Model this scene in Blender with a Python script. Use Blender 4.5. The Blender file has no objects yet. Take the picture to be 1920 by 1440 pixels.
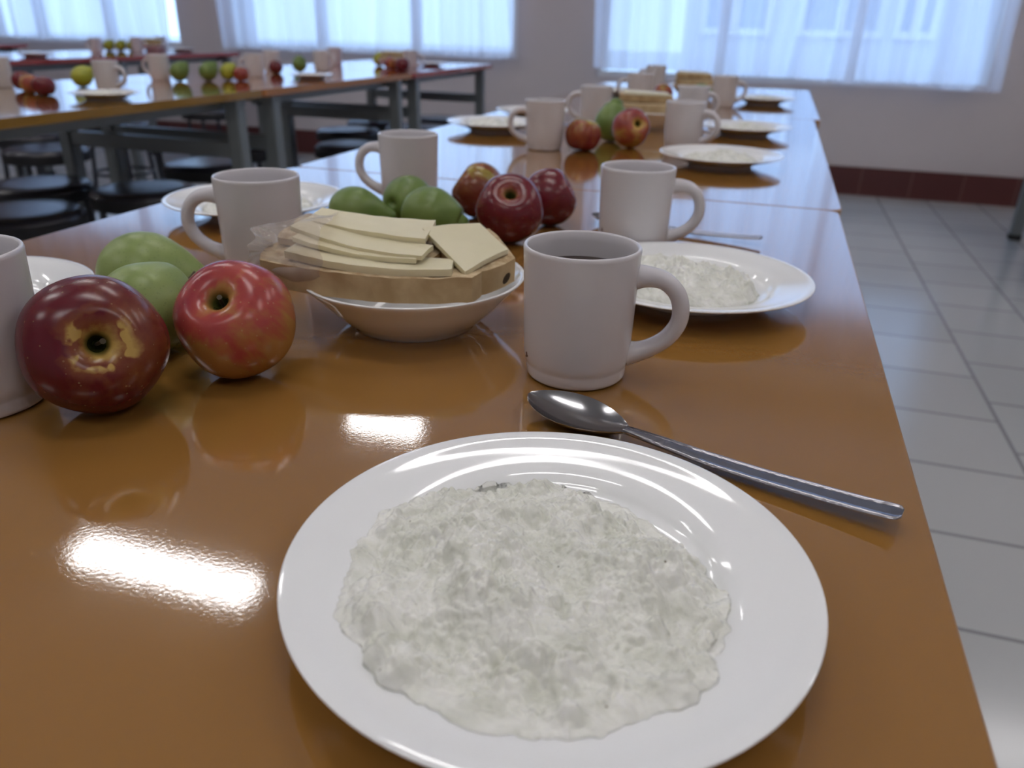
import bpy, bmesh, math, random
from mathutils import Vector, Matrix, noise
PI = math.pi
sc = bpy.context.scene
C = sc.collection

# ------------------------------------------------------------------ camera
TZ = 0.75                      # table top height
CAMZ = TZ + 0.215
AX_R = Vector((0.95118247, 0.3078995, 0.02120847))
AX_U = Vector((-0.14789406, 0.39441153, 0.90695474))
AX_F = Vector((-0.27088605, 0.86581605, -0.42069384))
cd = bpy.data.cameras.new('camera')
cam = bpy.data.objects.new('camera', cd)
C.objects.link(cam)
mw = Matrix.Identity(4)
for i in range(3):
    mw[i][0] = AX_R[i]; mw[i][1] = AX_U[i]; mw[i][2] = -AX_F[i]
mw[2][3] = CAMZ
cam.matrix_world = mw
cd.sensor_width = 36.0
cd.lens = 1449.5 / 1920 * 36
cd.clip_start = 0.02
cd.dof.use_dof = True
cd.dof.focus_distance = 0.43
cd.dof.aperture_fstop = 8.5
sc.camera = cam

# ------------------------------------------------------------------ world, exposure
vs = sc.view_settings
vs.view_transform = 'Standard'; vs.look = 'None'; vs.gamma = 1.0; vs.use_curve_mapping = False
vs.exposure = 0.0
w = bpy.data.worlds.new('overcast_sky'); sc.world = w; w.use_nodes = True
nt = w.node_tree; nt.nodes.clear()
wo = nt.nodes.new('ShaderNodeOutputWorld'); bg = nt.nodes.new('ShaderNodeBackground')
bg.inputs['Color'].default_value = (0.46, 0.66, 1.0, 1); bg.inputs['Strength'].default_value = 3.1
nt.links.new(bg.outputs[0], wo.inputs[0])
try:
    sc.cycles.max_bounces = 10; sc.cycles.diffuse_bounces = 5; sc.cycles.glossy_bounces = 5
    sc.cycles.transmission_bounces = 8; sc.cycles.transparent_max_bounces = 16
    sc.cycles.use_denoising = True; sc.cycles.sample_clamp_indirect = 6.0
    sc.cycles.caustics_reflective = False; sc.cycles.caustics_refractive = False
    sc.cycles.blur_glossy = 0.5
except Exception:
    pass

def portal(name, loc, sx, sz, rx):
    l = bpy.data.lights.new(name, 'AREA'); l.shape = 'RECTANGLE'; l.size = sx; l.size_y = sz
    l.cycles.is_portal = True
    o = bpy.data.objects.new(name, l); C.objects.link(o)
    o.location = loc; o.rotation_euler = (rx, 0, 0)

WY = 5.60                      # inner face of the window wall
WINS = [(-6.76, -4.575), (-4.115, -1.775), (-1.20, 1.225)]
for k, (a, b) in enumerate(WINS):
    portal('window_portal', ((a + b) / 2, WY + 0.33, 1.75), b - a, 1.7, -PI / 2)

# ------------------------------------------------------------------ helpers
def link(name, me, m=None, parent=None):
    o = bpy.data.objects.new(name, me); C.objects.link(o)
    if m is not None:
        for x in (m if isinstance(m, (list, tuple)) else [m]):
            me.materials.append(x)
    if parent is not None: o.parent = parent
    return o

def obj(name, bm, m, parent=None, smooth=False, auto=None):
    me = bpy.data.meshes.new(name)
    bmesh.ops.recalc_face_normals(bm, faces=bm.faces[:])
    if smooth:
        for f in bm.faces: f.smooth = True
        if auto:
            for e in bm.edges:
                if len(e.link_faces) == 2 and e.calc_face_angle(0) > auto: e.smooth = False
    bm.to_mesh(me); bm.free()
    return link(name, me, m, parent)

def tag(o, label, cat, group=None, kind=None):
    o['label'] = label; o['category'] = cat
    if group: o['group'] = group
    if kind: o['kind'] = kind
    return o

def thing(name, label, cat, loc=(0, 0, 0), rz=0, group=None):
    o = bpy.data.objects.new(name, None); C.objects.link(o)
    o.empty_display_size = 0.05
    o.location = loc; o.rotation_euler = (0, 0, rz)
    return tag(o, label, cat, group)

def dup(root, loc=None, rz=0, label=None, group=None, s=None):
    r = root.copy(); C.objects.link(r)
    if loc is not None: r.location = loc
    r.rotation_euler = (0, 0, rz)
    if s: r.scale = (s, s, s)
    if label: r['label'] = label
    if group: r['group'] = group
    for ch in list(root.children):
        c = ch.copy(); C.objects.link(c); c.parent = r
        for g in ch.children:
            d = g.copy(); C.objects.link(d); d.parent = c
    return r

def box(bm, x0, x1, y0, y1, z0, z1, bev=0):
    vs_ = [bm.verts.new((x, y, z)) for x in (x0, x1) for y in (y0, y1) for z in (z0, z1)]
    q = [(0, 1, 3, 2), (4, 6, 7, 5), (0, 4, 5, 1), (2, 3, 7, 6), (0, 2, 6, 4), (1, 5, 7, 3)]
    fs = [bm.faces.new([vs_[i] for i in f]) for f in q]
    if bev:
        es = list({e for f in fs for e in f.edges})
        bmesh.ops.bevel(bm, geom=es, offset=bev, segments=2, affect='EDGES')
    return bm

def NB(): return bmesh.new()

def lathe(bm, prof, n=64, closed=False):
    rings = []
    for (r, z) in prof:
        if r < 1e-6: rings.append([bm.verts.new((0, 0, z))])
        else: rings.append([bm.verts.new((r * math.cos(2 * PI * k / n), r * math.sin(2 * PI * k / n), z)) for k in range(n)])
    pairs = list(zip(rings, rings[1:]))
    if closed: pairs.append((rings[-1], rings[0]))
    for a, b in pairs:
        for k in range(n):
            k2 = (k + 1) % n
            if len(a) == 1 and len(b) == 1: continue
            if len(a) == 1: bm.faces.new((a[0], b[k], b[k2]))
            elif len(b) == 1: bm.faces.new((a[k], b[0], a[k2]))
            else: bm.faces.new((a[k], b[k], b[k2], a[k2]))
    return bm

def crom(pts, n=6):
    """smooth curve through points"""
    P = [Vector(p) for p in pts]; out = []
    for i in range(len(P) - 1):
        p0 = P[max(i - 1, 0)]; p1 = P[i]; p2 = P[i + 1]; p3 = P[min(i + 2, len(P) - 1)]
        for k in range(n):
            t = k / n
            out.append(0.5 * ((2 * p1) + (p2 - p0) * t + (2 * p0 - 5 * p1 + 4 * p2 - p3) * t * t + (3 * p1 - p0 - 3 * p2 + p3) * t ** 3))
    out.append(P[-1]); return out

def sweep(bm, path, side, wa, wb, n=16, cap=True, up=None):
    """sweep an ellipse: half width wa along `side`, half thickness wb along the normal; wa, wb lists or numbers"""
    rings = []; N = len(path)
    for i, p in enumerate(path):
        t = (path[min(i + 1, N - 1)] - path[max(i - 1, 0)]).normalized()
        s = (side - t * side.dot(t)).normalized(); u = t.cross(s)
        a = wa[i] if isinstance(wa, (list, tuple)) else wa
        b = wb[i] if isinstance(wb, (list, tuple)) else wb
        rings.append([bm.verts.new(p + s * a * math.cos(2 * PI * k / n) + u * b * math.sin(2 * PI * k / n)) for k in range(n)])
    for a, b in zip(rings, rings[1:]):
        for k in range(n):
            bm.faces.new((a[k], b[k], b[(k + 1) % n], a[(k + 1) % n]))
    if cap:
        bm.faces.new(rings[0]); bm.faces.new(rings[-1][::-1])
    return bm

def tube(bm, a, b, r, n=12):
    a = Vector(a); b = Vector(b); t = (b - a).normalized()
    side = Vector((1, 0, 0)) if abs(t.x) < 0.9 else Vector((0, 1, 0))
    return sweep(bm, [a, b], side, r, r, n)

# ------------------------------------------------------------------ materials
def newmat(name):
    m = bpy.data.materials.new(name); m.use_nodes = True
    nt = m.node_tree; b = nt.nodes['Principled BSDF']
    return m, nt, b

def simple(name, col, rough=0.5, metal=0.0, spec=None, bump=None, sss=0.0, coat=0.0, var=0.0):
    m, nt, b = newmat(name)
    b.inputs['Base Color'].default_value = (*col, 1); b.inputs['Roughness'].default_value = rough
    b.inputs['Metallic'].default_value = metal
    if spec is not None: b.inputs['Specular IOR Level'].default_value = spec
    if sss:
        b.inputs['Subsurface Weight'].default_value = sss; b.inputs['Subsurface Radius'].default_value = (0.006, 0.006, 0.005)
        b.inputs['Subsurface Scale'].default_value = 1.0
    if coat: b.inputs['Coat Weight'].default_value = coat; b.inputs['Coat Roughness'].default_value = 0.05
    if bump or var:
        tc = nt.nodes.new('ShaderNodeTexCoord'); no = nt.nodes.new('ShaderNodeTexNoise')
        no.inputs['Scale'].default_value = bump[0] if bump else 8.0; no.inputs['Detail'].default_value = 4
        nt.links.new(tc.outputs['Object'], no.inputs['Vector'])
        if bump:
            bp = nt.nodes.new('ShaderNodeBump'); bp.inputs['Strength'].default_value = bump[1]; bp.inputs['Distance'].default_value = bump[2]
            nt.links.new(no.outputs['Fac'], bp.inputs['Height']); nt.links.new(bp.outputs[0], b.inputs['Normal'])
        if var:
            mx = nt.nodes.new('ShaderNodeMix'); mx.data_type = 'RGBA'
            mx.inputs[6].default_value = (*[c * (1 - var) for c in col], 1); mx.inputs[7].default_value = (*[min(1, c * (1 + var)) for c in col], 1)
            nt.links.new(no.outputs['Fac'], mx.inputs[0]); nt.links.new(mx.outputs[2], b.inputs['Base Color'])
    return m

def laminate(name, col, col2):
    m, nt, b = newmat(name)
    tc = nt.nodes.new('ShaderNodeTexCoord')
    n1 = nt.nodes.new('ShaderNodeTexNoise'); n1.inputs['Scale'].default_value = 3.0; n1.inputs['Detail'].default_value = 2
    nt.links.new(tc.outputs['Object'], n1.inputs['Vector'])
    mx = nt.nodes.new('ShaderNodeMix'); mx.data_type = 'RGBA'
    mx.inputs[6].default_value = (*col, 1); mx.inputs[7].default_value = (*col2, 1)
    nt.links.new(n1.outputs['Fac'], mx.inputs[0]); nt.links.new(mx.outputs[2], b.inputs['Base Color'])
    b.inputs['Roughness'].default_value = 0.07
    b.inputs['Specular IOR Level'].default_value = 0.6
    b.inputs['Coat Weight'].default_value = 1.0; b.inputs['Coat Roughness'].default_value = 0.05; b.inputs['Coat IOR'].default_value = 1.55
    n2 = nt.nodes.new('ShaderNodeTexNoise'); n2.inputs['Scale'].default_value = 650; n2.inputs['Detail'].default_value = 2
    nt.links.new(tc.outputs['Object'], n2.inputs['Vector'])
    bp = nt.nodes.new('ShaderNodeBump'); bp.inputs['Strength'].default_value = 0.065; bp.inputs['Distance'].default_value = 0.0003
    nt.links.new(n2.outputs['Fac'], bp.inputs['Height']); nt.links.new(bp.outputs[0], b.inputs['Coat Normal']); nt.links.new(bp.outputs[0], b.inputs['Normal'])
    return m

M = {}
M['orange'] = laminate('orange_laminate', (0.295, 0.138, 0.032), (0.275, 0.136, 0.032))
M['ochre'] = laminate('ochre_laminate', (0.27, 0.15, 0.03), (0.29, 0.15, 0.03))
M['tan'] = laminate('tan_laminate', (0.40, 0.15, 0.04), (0.36, 0.15, 0.05))
M['red'] = laminate('red_laminate', (0.36, 0.05, 0.05), (0.32, 0.05, 0.05))
M['edge'] = simple('edge_band_tan', (0.36, 0.20, 0.09), 0.4)
M['china'] = simple('glazed_china', (0.86, 0.87, 0.87), 0.07, spec=0.5, coat=0.3)
M['mug'] = simple('milk_glass', (0.62, 0.60, 0.62), 0.22, spec=0.45, sss=0.12)
M['tea'] = simple('dark_tea', (0.035, 0.018, 0.010), 0.05)
M['steel'] = simple('polished_steel', (0.36, 0.36, 0.37), 0.16, 1.0)
M['stamp'] = simple('brown_stamp', (0.12, 0.05, 0.03), 0.5)
M['legmetal'] = simple('grey_painted_metal', (0.22, 0.245, 0.25), 0.4, 0.3)
M['darkmetal'] = simple('dark_painted_metal', (0.045, 0.05, 0.06), 0.4, 0.3)
M['vinyl'] = simple('black_vinyl', (0.03, 0.03, 0.04), 0.25, bump=(30, 0.1, 0.002))
M['seatedge'] = simple('black_seat_side', (0.008, 0.008, 0.010), 0.6)
M['rubber'] = simple('black_rubber', (0.01, 0.01, 0.01), 0.7)
M['wall'] = simple('lilac_white_plaster', (0.60, 0.55, 0.555), 0.85, bump=(40, 0.1, 0.002))
M['ceil'] = simple('white_ceiling_paint', (0.78, 0.77, 0.76), 0.9)
M['frame'] = simple('white_window_plastic', (0.80, 0.80, 0.80), 0.35)
M['cheese'] = simple('pale_cheese', (0.68, 0.62, 0.42), 0.42, sss=0.25, bump=(60, 0.12, 0.001), var=0.04)
M['stem'] = simple('brown_fruit_stem', (0.05, 0.035, 0.015), 0.7)
M['calyx'] = simple('dried_green_stem_hollow', (0.09, 0.08, 0.02), 0.8)

# floor tiles
def tile_mat():
    m, nt, b = newmat('grey_floor_tiles')
    tc = nt.nodes.new('ShaderNodeTexCoord'); sp = nt.nodes.new('ShaderNodeSeparateXYZ'); cb = nt.nodes.new('ShaderNodeCombineXYZ')
    nt.links.new(tc.outputs['Object'], sp.inputs[0])
    def add(a, v):
        n = nt.nodes.new('ShaderNodeMath'); n.operation = 'ADD'; nt.links.new(a, n.inputs[0]); n.inputs[1].default_value = v; return n.outputs[0]
    nt.links.new(add(sp.outputs['Y'], 60 * 0.315 - 2.22), cb.inputs[0])
    nt.links.new(add(sp.outputs['X'], 60 * 0.295 - 0.715), cb.inputs[1])
    br = nt.nodes.new('ShaderNodeTexBrick')
    br.offset = 0.58; br.offset_frequency = 2; br.squash = 1.0
    br.inputs['Scale'].default_value = 1.0; br.inputs['Brick Width'].default_value = 0.315; br.inputs['Row Height'].default_value = 0.295
    br.inputs['Mortar Size'].default_value = 0.0055; br.inputs['Mortar Smooth'].default_value = 0.15; br.inputs['Bias'].default_value = 0
    br.inputs['Color1'].default_value = (0.50, 0.51, 0.51, 1); br.inputs['Color2'].default_value = (0.46, 0.47, 0.47, 1)
    br.inputs['Mortar'].default_value = (0.26, 0.265, 0.27, 1)
    nt.links.new(cb.outputs[0], br.inputs['Vector'])
    nt.links.new(br.outputs['Color'], b.inputs['Base Color']); b.inputs['Roughness'].default_value = 0.17; b.inputs['Specular IOR Level'].default_value = 0.7
    bp = nt.nodes.new('ShaderNodeBump'); bp.inputs['Strength'].default_value = 0.4; bp.inputs['Distance'].default_value = 0.003; bp.invert = True
    nt.links.new(br.outputs['Fac'], bp.inputs['Height']); nt.links.new(bp.outputs[0], b.inputs['Normal'])
    return m
M['tiles'] = tile_mat()

def skirt_mat():
    m, nt, b = newmat('dark_red_skirting_tiles')
    tc = nt.nodes.new('ShaderNodeTexCoord'); sp = nt.nodes.new('ShaderNodeSeparateXYZ'); cb = nt.nodes.new('ShaderNodeCombineXYZ')
    nt.links.new(tc.outputs['Object'], sp.inputs[0])
    nt.links.new(sp.outputs['X'], cb.inputs[0]); nt.links.new(sp.outputs['Z'], cb.inputs[1])
    br = nt.nodes.new('ShaderNodeTexBrick'); br.offset = 0
    br.inputs['Scale'].default_value = 1.0; br.inputs['Brick Width'].default_value = 0.30; br.inputs['Row Height'].default_value = 0.60
    br.inputs['Mortar Size'].default_value = 0.005
    br.inputs['Color1'].default_value = (0.085, 0.022, 0.020, 1); br.inputs['Color2'].default_value = (0.115, 0.030, 0.026, 1)
    br.inputs['Mortar'].default_value = (0.16, 0.07, 0.06, 1)
    nt.links.new(cb.outputs[0], br.inputs['Vector']); nt.links.new(br.outputs['Color'], b.inputs['Base Color'])
    b.inputs['Roughness'].default_value = 0.35
    return m
M['skirt'] = skirt_mat()

def curtain_mat():
    m, nt, b = newmat('sheer_white_curtain'); nt.nodes.remove(b)
    out = nt.nodes['Material Output']
    tl = nt.nodes.new('ShaderNodeBsdfTranslucent'); tl.inputs['Color'].default_value = (0.90, 0.90, 1.0, 1)
    df = nt.nodes.new('ShaderNodeBsdfDiffuse'); df.inputs['Color'].default_value = (0.85, 0.84, 0.90, 1)
    tp = nt.nodes.new('ShaderNodeBsdfTransparent'); tp.inputs['Color'].default_value = (0.97, 0.97, 1.0, 1)
    m1 = nt.nodes.new('ShaderNodeMixShader'); m1.inputs[0].default_value = 0.35
    nt.links.new(tl.outputs[0], m1.inputs[1]); nt.links.new(df.outputs[0], m1.inputs[2])
    # opacity varies in vertical bands, imitating bright and dim folds
    tc = nt.nodes.new('ShaderNodeTexCoord'); mp = nt.nodes.new('ShaderNodeMapping'); mp.inputs['Scale'].default_value = (5, 5, 0.2)
    no = nt.nodes.new('ShaderNodeTexNoise'); no.inputs['Scale'].default_value = 1.0; no.inputs['Detail'].default_value = 3
    nt.links.new(tc.outputs['Object'], mp.inputs[0]); nt.links.new(mp.outputs[0], no.inputs['Vector'])
    mr = nt.nodes.new('ShaderNodeMapRange'); mr.inputs[1].default_value = 0.3; mr.inputs[2].default_value = 0.7
    mr.inputs[3].default_value = 0.78; mr.inputs[4].default_value = 0.62
    nt.links.new(no.outputs['Fac'], mr.inputs[0])
    m2 = nt.nodes.new('ShaderNodeMixShader')
    nt.links.new(mr.outputs[0], m2.inputs[0]); nt.links.new(tp.outputs[0], m2.inputs[1]); nt.links.new(m1.outputs[0], m2.inputs[2])
    nt.links.new(m2.outputs[0], out.inputs['Surface'])
    return m
M['curtain'] = curtain_mat()

def thin_glass():
    m, nt, b = newmat('window_glass'); nt.nodes.remove(b); out = nt.nodes['Material Output']
    tp = nt.nodes.new('ShaderNodeBsdfTransparent'); tp.inputs['Color'].default_value = (0.93, 0.97, 0.97, 1)
    gl = nt.nodes.new('ShaderNodeBsdfGlossy'); gl.inputs['Roughness'].default_value = 0.02
    mx = nt.nodes.new('ShaderNodeMixShader'); mx.inputs[0].default_value = 0.06
    nt.links.new(tp.outputs[0], mx.inputs[1]); nt.links.new(gl.outputs[0], mx.inputs[2]); nt.links.new(mx.outputs[0], out.inputs['Surface'])
    return m
M['glass'] = thin_glass()

def film():
    m, nt, b = newmat('clear_plastic_film'); nt.nodes.remove(b); out = nt.nodes['Material Output']
    tp = nt.nodes.new('ShaderNodeBsdfTransparent'); tp.inputs['Color'].default_value = (0.95, 0.93, 0.91, 1)
    gl = nt.nodes.new('ShaderNodeBsdfGlossy'); gl.inputs['Roughness'].default_value = 0.12
    df = nt.nodes.new('ShaderNodeBsdfDiffuse'); df.inputs['Color'].default_value = (0.8, 0.74, 0.70, 1)
    fr = nt.nodes.new('ShaderNodeFresnel'); fr.inputs['IOR'].default_value = 1.35
    m1 = nt.nodes.new('ShaderNodeMixShader'); m1.inputs[0].default_value = 0.22
    nt.links.new(tp.outputs[0], m1.inputs[1]); nt.links.new(df.outputs[0], m1.inputs[2])
    m2 = nt.nodes.new('ShaderNodeMixShader')
    mm = nt.nodes.new('ShaderNodeMath'); mm.operation = 'MULTIPLY'; mm.inputs[1].default_value = 0.35; nt.links.new(fr.outputs[0], mm.inputs[0]); nt.links.new(mm.outputs[0], m2.inputs[0]); nt.links.new(m1.outputs[0], m2.inputs[1]); nt.links.new(gl.outputs[0], m2.inputs[2])
    nt.links.new(m2.outputs[0], out.inputs['Surface'])
    return m
M['film'] = film()

def porridge_mat():
    m, nt, b = newmat('milk_rice_porridge')
    tc = nt.nodes.new('ShaderNodeTexCoord')
    no = nt.nodes.new('ShaderNodeTexNoise'); no.inputs['Scale'].default_value = 70; no.inputs['Detail'].default_value = 5
    nt.links.new(tc.outputs['Object'], no.inputs['Vector'])
    cr = nt.nodes.new('ShaderNodeValToRGB')
    cr.color_ramp.elements[0].position = 0.3; cr.color_ramp.elements[0].color = (0.65, 0.66, 0.58, 1)
    cr.color_ramp.elements[1].position = 0.65; cr.color_ramp.elements[1].color = (0.84, 0.84, 0.79, 1)
    nt.links.new(no.outputs['Fac'], cr.inputs[0])
    # a few tiny dark specks
    vo = nt.nodes.new('ShaderNodeTexVoronoi'); vo.inputs['Scale'].default_value = 55
    nt.links.new(tc.outputs['Object'], vo.inputs['Vector'])
    lt = nt.nodes.new('ShaderNodeMath'); lt.operation = 'LESS_THAN'; lt.inputs[1].default_value = 0.028
    nt.links.new(vo.outputs['Distance'], lt.inputs[0])
    mx = nt.nodes.new('ShaderNodeMix'); mx.data_type = 'RGBA'; mx.inputs[7].default_value = (0.16, 0.13, 0.10, 1)
    nt.links.new(lt.outputs[0], mx.inputs[0]); nt.links.new(cr.outputs[0], mx.inputs[6]); nt.links.new(mx.outputs[2], b.inputs['Base Color'])
    b.inputs['Roughness'].default_value = 0.22; b.inputs['Specular IOR Level'].default_value = 0.6
    b.inputs['Subsurface Weight'].default_value = 0.2; b.inputs['Subsurface Radius'].default_value = (0.002, 0.002, 0.0015); b.inputs['Subsurface Scale'].default_value = 1.0
    n2 = nt.nodes.new('ShaderNodeTexNoise'); n2.inputs['Scale'].default_value = 260; n2.inputs['Detail'].default_value = 4
    nt.links.new(tc.outputs['Object'], n2.inputs['Vector'])
    bp = nt.nodes.new('ShaderNodeBump'); bp.inputs['Strength'].default_value = 0.8; bp.inputs['Distance'].default_value = 0.0014
    nt.links.new(n2.outputs['Fac'], bp.inputs['Height']); nt.links.new(bp.outputs[0], b.inputs['Normal'])
    return m
M['porridge'] = porridge_mat()

def bread_mat(name, c1, c2, scale=90):
    m, nt, b = newmat(name)
    tc = nt.nodes.new('ShaderNodeTexCoord')
    no = nt.nodes.new('ShaderNodeTexNoise'); no.inputs['Scale'].default_value = scale; no.inputs['Detail'].default_value = 6
    nt.links.new(tc.outputs['Object'], no.inputs['Vector'])
    cr = nt.nodes.new('ShaderNodeValToRGB')
    cr.color_ramp.elements[0].position = 0.35; cr.color_ramp.elements[0].color = (*c1, 1)
    cr.color_ramp.elements[1].position = 0.6; cr.color_ramp.elements[1].color = (*c2, 1)
    nt.links.new(no.outputs['Fac'], cr.inputs[0]); nt.links.new(cr.outputs[0], b.inputs['Base Color'])
    b.inputs['Roughness'].default_value = 0.85
    vo = nt.nodes.new('ShaderNodeTexVoronoi'); vo.inputs['Scale'].default_value = scale * 2.5
    nt.links.new(tc.outputs['Object'], vo.inputs['Vector'])
    bp = nt.nodes.new('ShaderNodeBump'); bp.inputs['Strength'].default_value = 0.7; bp.inputs['Distance'].default_value = 0.0015
    nt.links.new(vo.outputs['Distance'], bp.inputs['Height']); nt.links.new(bp.outputs[0], b.inputs['Normal'])
    return m
M['crumb'] = bread_mat('bread_crumb', (0.36, 0.24, 0.12), (0.56, 0.44, 0.27))
M['crust'] = bread_mat('bread_crust', (0.34, 0.22, 0.10), (0.50, 0.37, 0.20), 30)

def apple_mat(name, red, pale, direction, k, bias, stre=1.0, seed=0.0, patch=0.0):
    m, nt, b = newmat(name)
    L = nt.links.new
    tc = nt.nodes.new('ShaderNodeTexCoord')
    mp = nt.nodes.new('ShaderNodeMapping'); mp.inputs['Location'].default_value = (seed, seed * 1.7, seed * 0.3)
    mp.inputs['Scale'].default_value = (1, 1, 0.35)
    L(tc.outputs['Object'], mp.inputs[0])
    no = nt.nodes.new('ShaderNodeTexNoise'); no.inputs['Scale'].default_value = 42; no.inputs['Detail'].default_value = 3
    L(mp.outputs[0], no.inputs['Vector'])
    mp2 = nt.nodes.new('ShaderNodeMapping'); mp2.inputs['Scale'].default_value = (1, 1, 0.06); L(tc.outputs['Object'], mp2.inputs[0])
    ns = nt.nodes.new('ShaderNodeTexNoise'); ns.inputs['Scale'].default_value = 260; ns.inputs['Detail'].default_value = 2
    L(mp2.outputs[0], ns.inputs['Vector'])
    dt = nt.nodes.new('ShaderNodeVectorMath'); dt.operation = 'DOT_PRODUCT'; dt.inputs[1].default_value = [d * k / 0.038 for d in direction]
    L(tc.outputs['Object'], dt.inputs[0])
    def ma(op, a, b2):
        n = nt.nodes.new('ShaderNodeMath'); n.operation = op
        for i, v in enumerate((a, b2)):
            if isinstance(v, (int, float)): n.inputs[i].default_value = v
            else: L(v, n.inputs[i])
        return n.outputs[0]
    f = ma('ADD', ma('MULTIPLY', no.outputs['Fac'], 1.1), ma('MULTIPLY', ns.outputs['Fac'], 0.35 * stre))
    f = ma('ADD', ma('ADD', f, dt.outputs['Value']), bias)
    # pale ring around the stem hollow
    sx = nt.nodes.new('ShaderNodeSeparateXYZ'); L(tc.outputs['Object'], sx.inputs[0])
    rr = ma('SQRT', ma('ADD', ma('POWER', sx.outputs[0], 2.0), ma('POWER', sx.outputs[1], 2.0)), 0)
    top = ma('GREATER_THAN', sx.outputs[2], 0.008)
    np_ = nt.nodes.new('ShaderNodeTexNoise'); np_.inputs['Scale'].default_value = 75; np_.inputs['Detail'].default_value = 2; L(mp.outputs[0], np_.inputs['Vector'])
    pm = nt.nodes.new('ShaderNodeMapRange'); pm.inputs[1].default_value = 0.50; pm.inputs[2].default_value = 0.58; L(np_.outputs['Fac'], pm.inputs[0])
    pf_ = nt.nodes.new('ShaderNodeMapRange'); pf_.inputs[1].default_value = 0.006; pf_.inputs[2].default_value = 0.024; pf_.inputs[3].default_value = patch; pf_.inputs[4].default_value = 0.0
    L(rr, pf_.inputs[0]); f = ma('SUBTRACT', f, ma('MULTIPLY', ma('MULTIPLY', pm.outputs[0], pf_.outputs[0]), top))
    ring = nt.nodes.new('ShaderNodeMapRange'); ring.inputs[1].default_value = 0.004; ring.inputs[2].default_value = 0.017
    ring.inputs[3].default_value = 0.55; ring.inputs[4].default_value = 0.0
    L(rr, ring.inputs[0])
    f = ma('SUBTRACT', f, ma('MULTIPLY', ring.outputs[0], top))
    cr = nt.nodes.new('ShaderNodeValToRGB'); e = cr.color_ramp.elements
    e[0].position = 0.36; e[0].color = (*pale, 1)
    e[1].position = 0.95; e[1].color = (*red, 1)
    mid = e.new(0.60); mid.color = (red[0] * 1.15 + pale[0] * .15, red[1] * 1.1 + pale[1] * .16, red[2] + pale[2] * .1, 1)
    L(f, cr.inputs[0])
    # light dots on the skin
    vo = nt.nodes.new('ShaderNodeTexVoronoi'); vo.inputs['Scale'].default_value = 190; L(tc.outputs['Object'], vo.inputs['Vector'])
    lt = ma('MULTIPLY', ma('LESS_THAN', vo.outputs['Distance'], 0.12), 0.25)
    mx = nt.nodes.new('ShaderNodeMix'); mx.data_type = 'RGBA'; mx.inputs[7].default_value = (0.5, 0.36, 0.18, 1)
    L(lt, mx.inputs[0]); L(cr.outputs[0], mx.inputs[6])
    deep = nt.nodes.new('ShaderNodeMapRange'); deep.inputs[1].default_value = 0.0045; deep.inputs[2].default_value = 0.0075
    deep.inputs[3].default_value = 1.0; deep.inputs[4].default_value = 0.0; L(rr, deep.inputs[0])
    m3 = nt.nodes.new('ShaderNodeMix'); m3.data_type = 'RGBA'; m3.inputs[7].default_value = (0.06, 0.065, 0.015, 1)
    L(ma('MULTIPLY', deep.outputs[0], top), m3.inputs[0]); L(mx.outputs[2], m3.inputs[6])
    L(m3.outputs[2], b.inputs['Base Color'])
    b.inputs['Roughness'].default_value = 0.25; b.inputs['Specular IOR Level'].default_value = 0.45
    return m
CR = (0.105, 0.005, 0.012); YL = (0.46, 0.30, 0.08); PK = (0.27, 0.028, 0.042); GY = (0.33, 0.28, 0.05)

def pear_mat(name, c1, c2):
    m, nt, b = newmat(name); L = nt.links.new
    tc = nt.nodes.new('ShaderNodeTexCoord')
    no = nt.nodes.new('ShaderNodeTexNoise'); no.inputs['Scale'].default_value = 30; no.inputs['Detail'].default_value = 4
    L(tc.outputs['Object'], no.inputs['Vector'])
    cr = nt.nodes.new('ShaderNodeValToRGB'); cr.color_ramp.elements[0].position = 0.3; cr.color_ramp.elements[1].position = 0.7
    cr.color_ramp.elements[0].color = (*c1, 1); cr.color_ramp.elements[1].color = (*c2, 1)
    L(no.outputs['Fac'], cr.inputs[0])
    vo = nt.nodes.new('ShaderNodeTexVoronoi'); vo.inputs['Scale'].default_value = 330; L(tc.outputs['Object'], vo.inputs['Vector'])
    lt = nt.nodes.new('ShaderNodeMath'); lt.operation = 'LESS_THAN'; lt.inputs[1].default_value = 0.22; L(vo.outputs['Distance'], lt.inputs[0])
    mu = nt.nodes.new('ShaderNodeMath'); mu.operation = 'MULTIPLY'; mu.inputs[1].default_value = 0.3; L(lt.outputs[0], mu.inputs[0])
    mx = nt.nodes.new('ShaderNodeMix'); mx.data_type = 'RGBA'; mx.inputs[7].default_value = (0.13, 0.16, 0.05, 1)
    L(mu.outputs[0], mx.inputs[0]); L(cr.outputs[0], mx.inputs[6]); L(mx.outputs[2], b.inputs['Base Color'])
    b.inputs['Roughness'].default_value = 0.36; b.inputs['Specular IOR Level'].default_value = 0.4
    return m
M['pear'] = pear_mat('green_pear_skin', (0.18, 0.25, 0.065), (0.26, 0.33, 0.11))
M['pear_dark'] = pear_mat('deep_green_pear_skin', (0.10, 0.17, 0.035), (0.17, 0.24, 0.06))
M['pear_yellow'] = pear_mat('yellow_green_skin', (0.30, 0.34, 0.03), (0.42, 0.42, 0.05))

def lamp_mat():
    m, nt, b = newmat('lit_lamp_diffuser')
    b.inputs['Base Color'].default_value = (0.9, 0.9, 0.9, 1)
    b.inputs['Emission Color'].default_value = (1.0, 0.97, 0.97, 1); b.inputs['Emission Strength'].default_value = 14.5
    return m
M['lampglow'] = lamp_mat()

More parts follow.
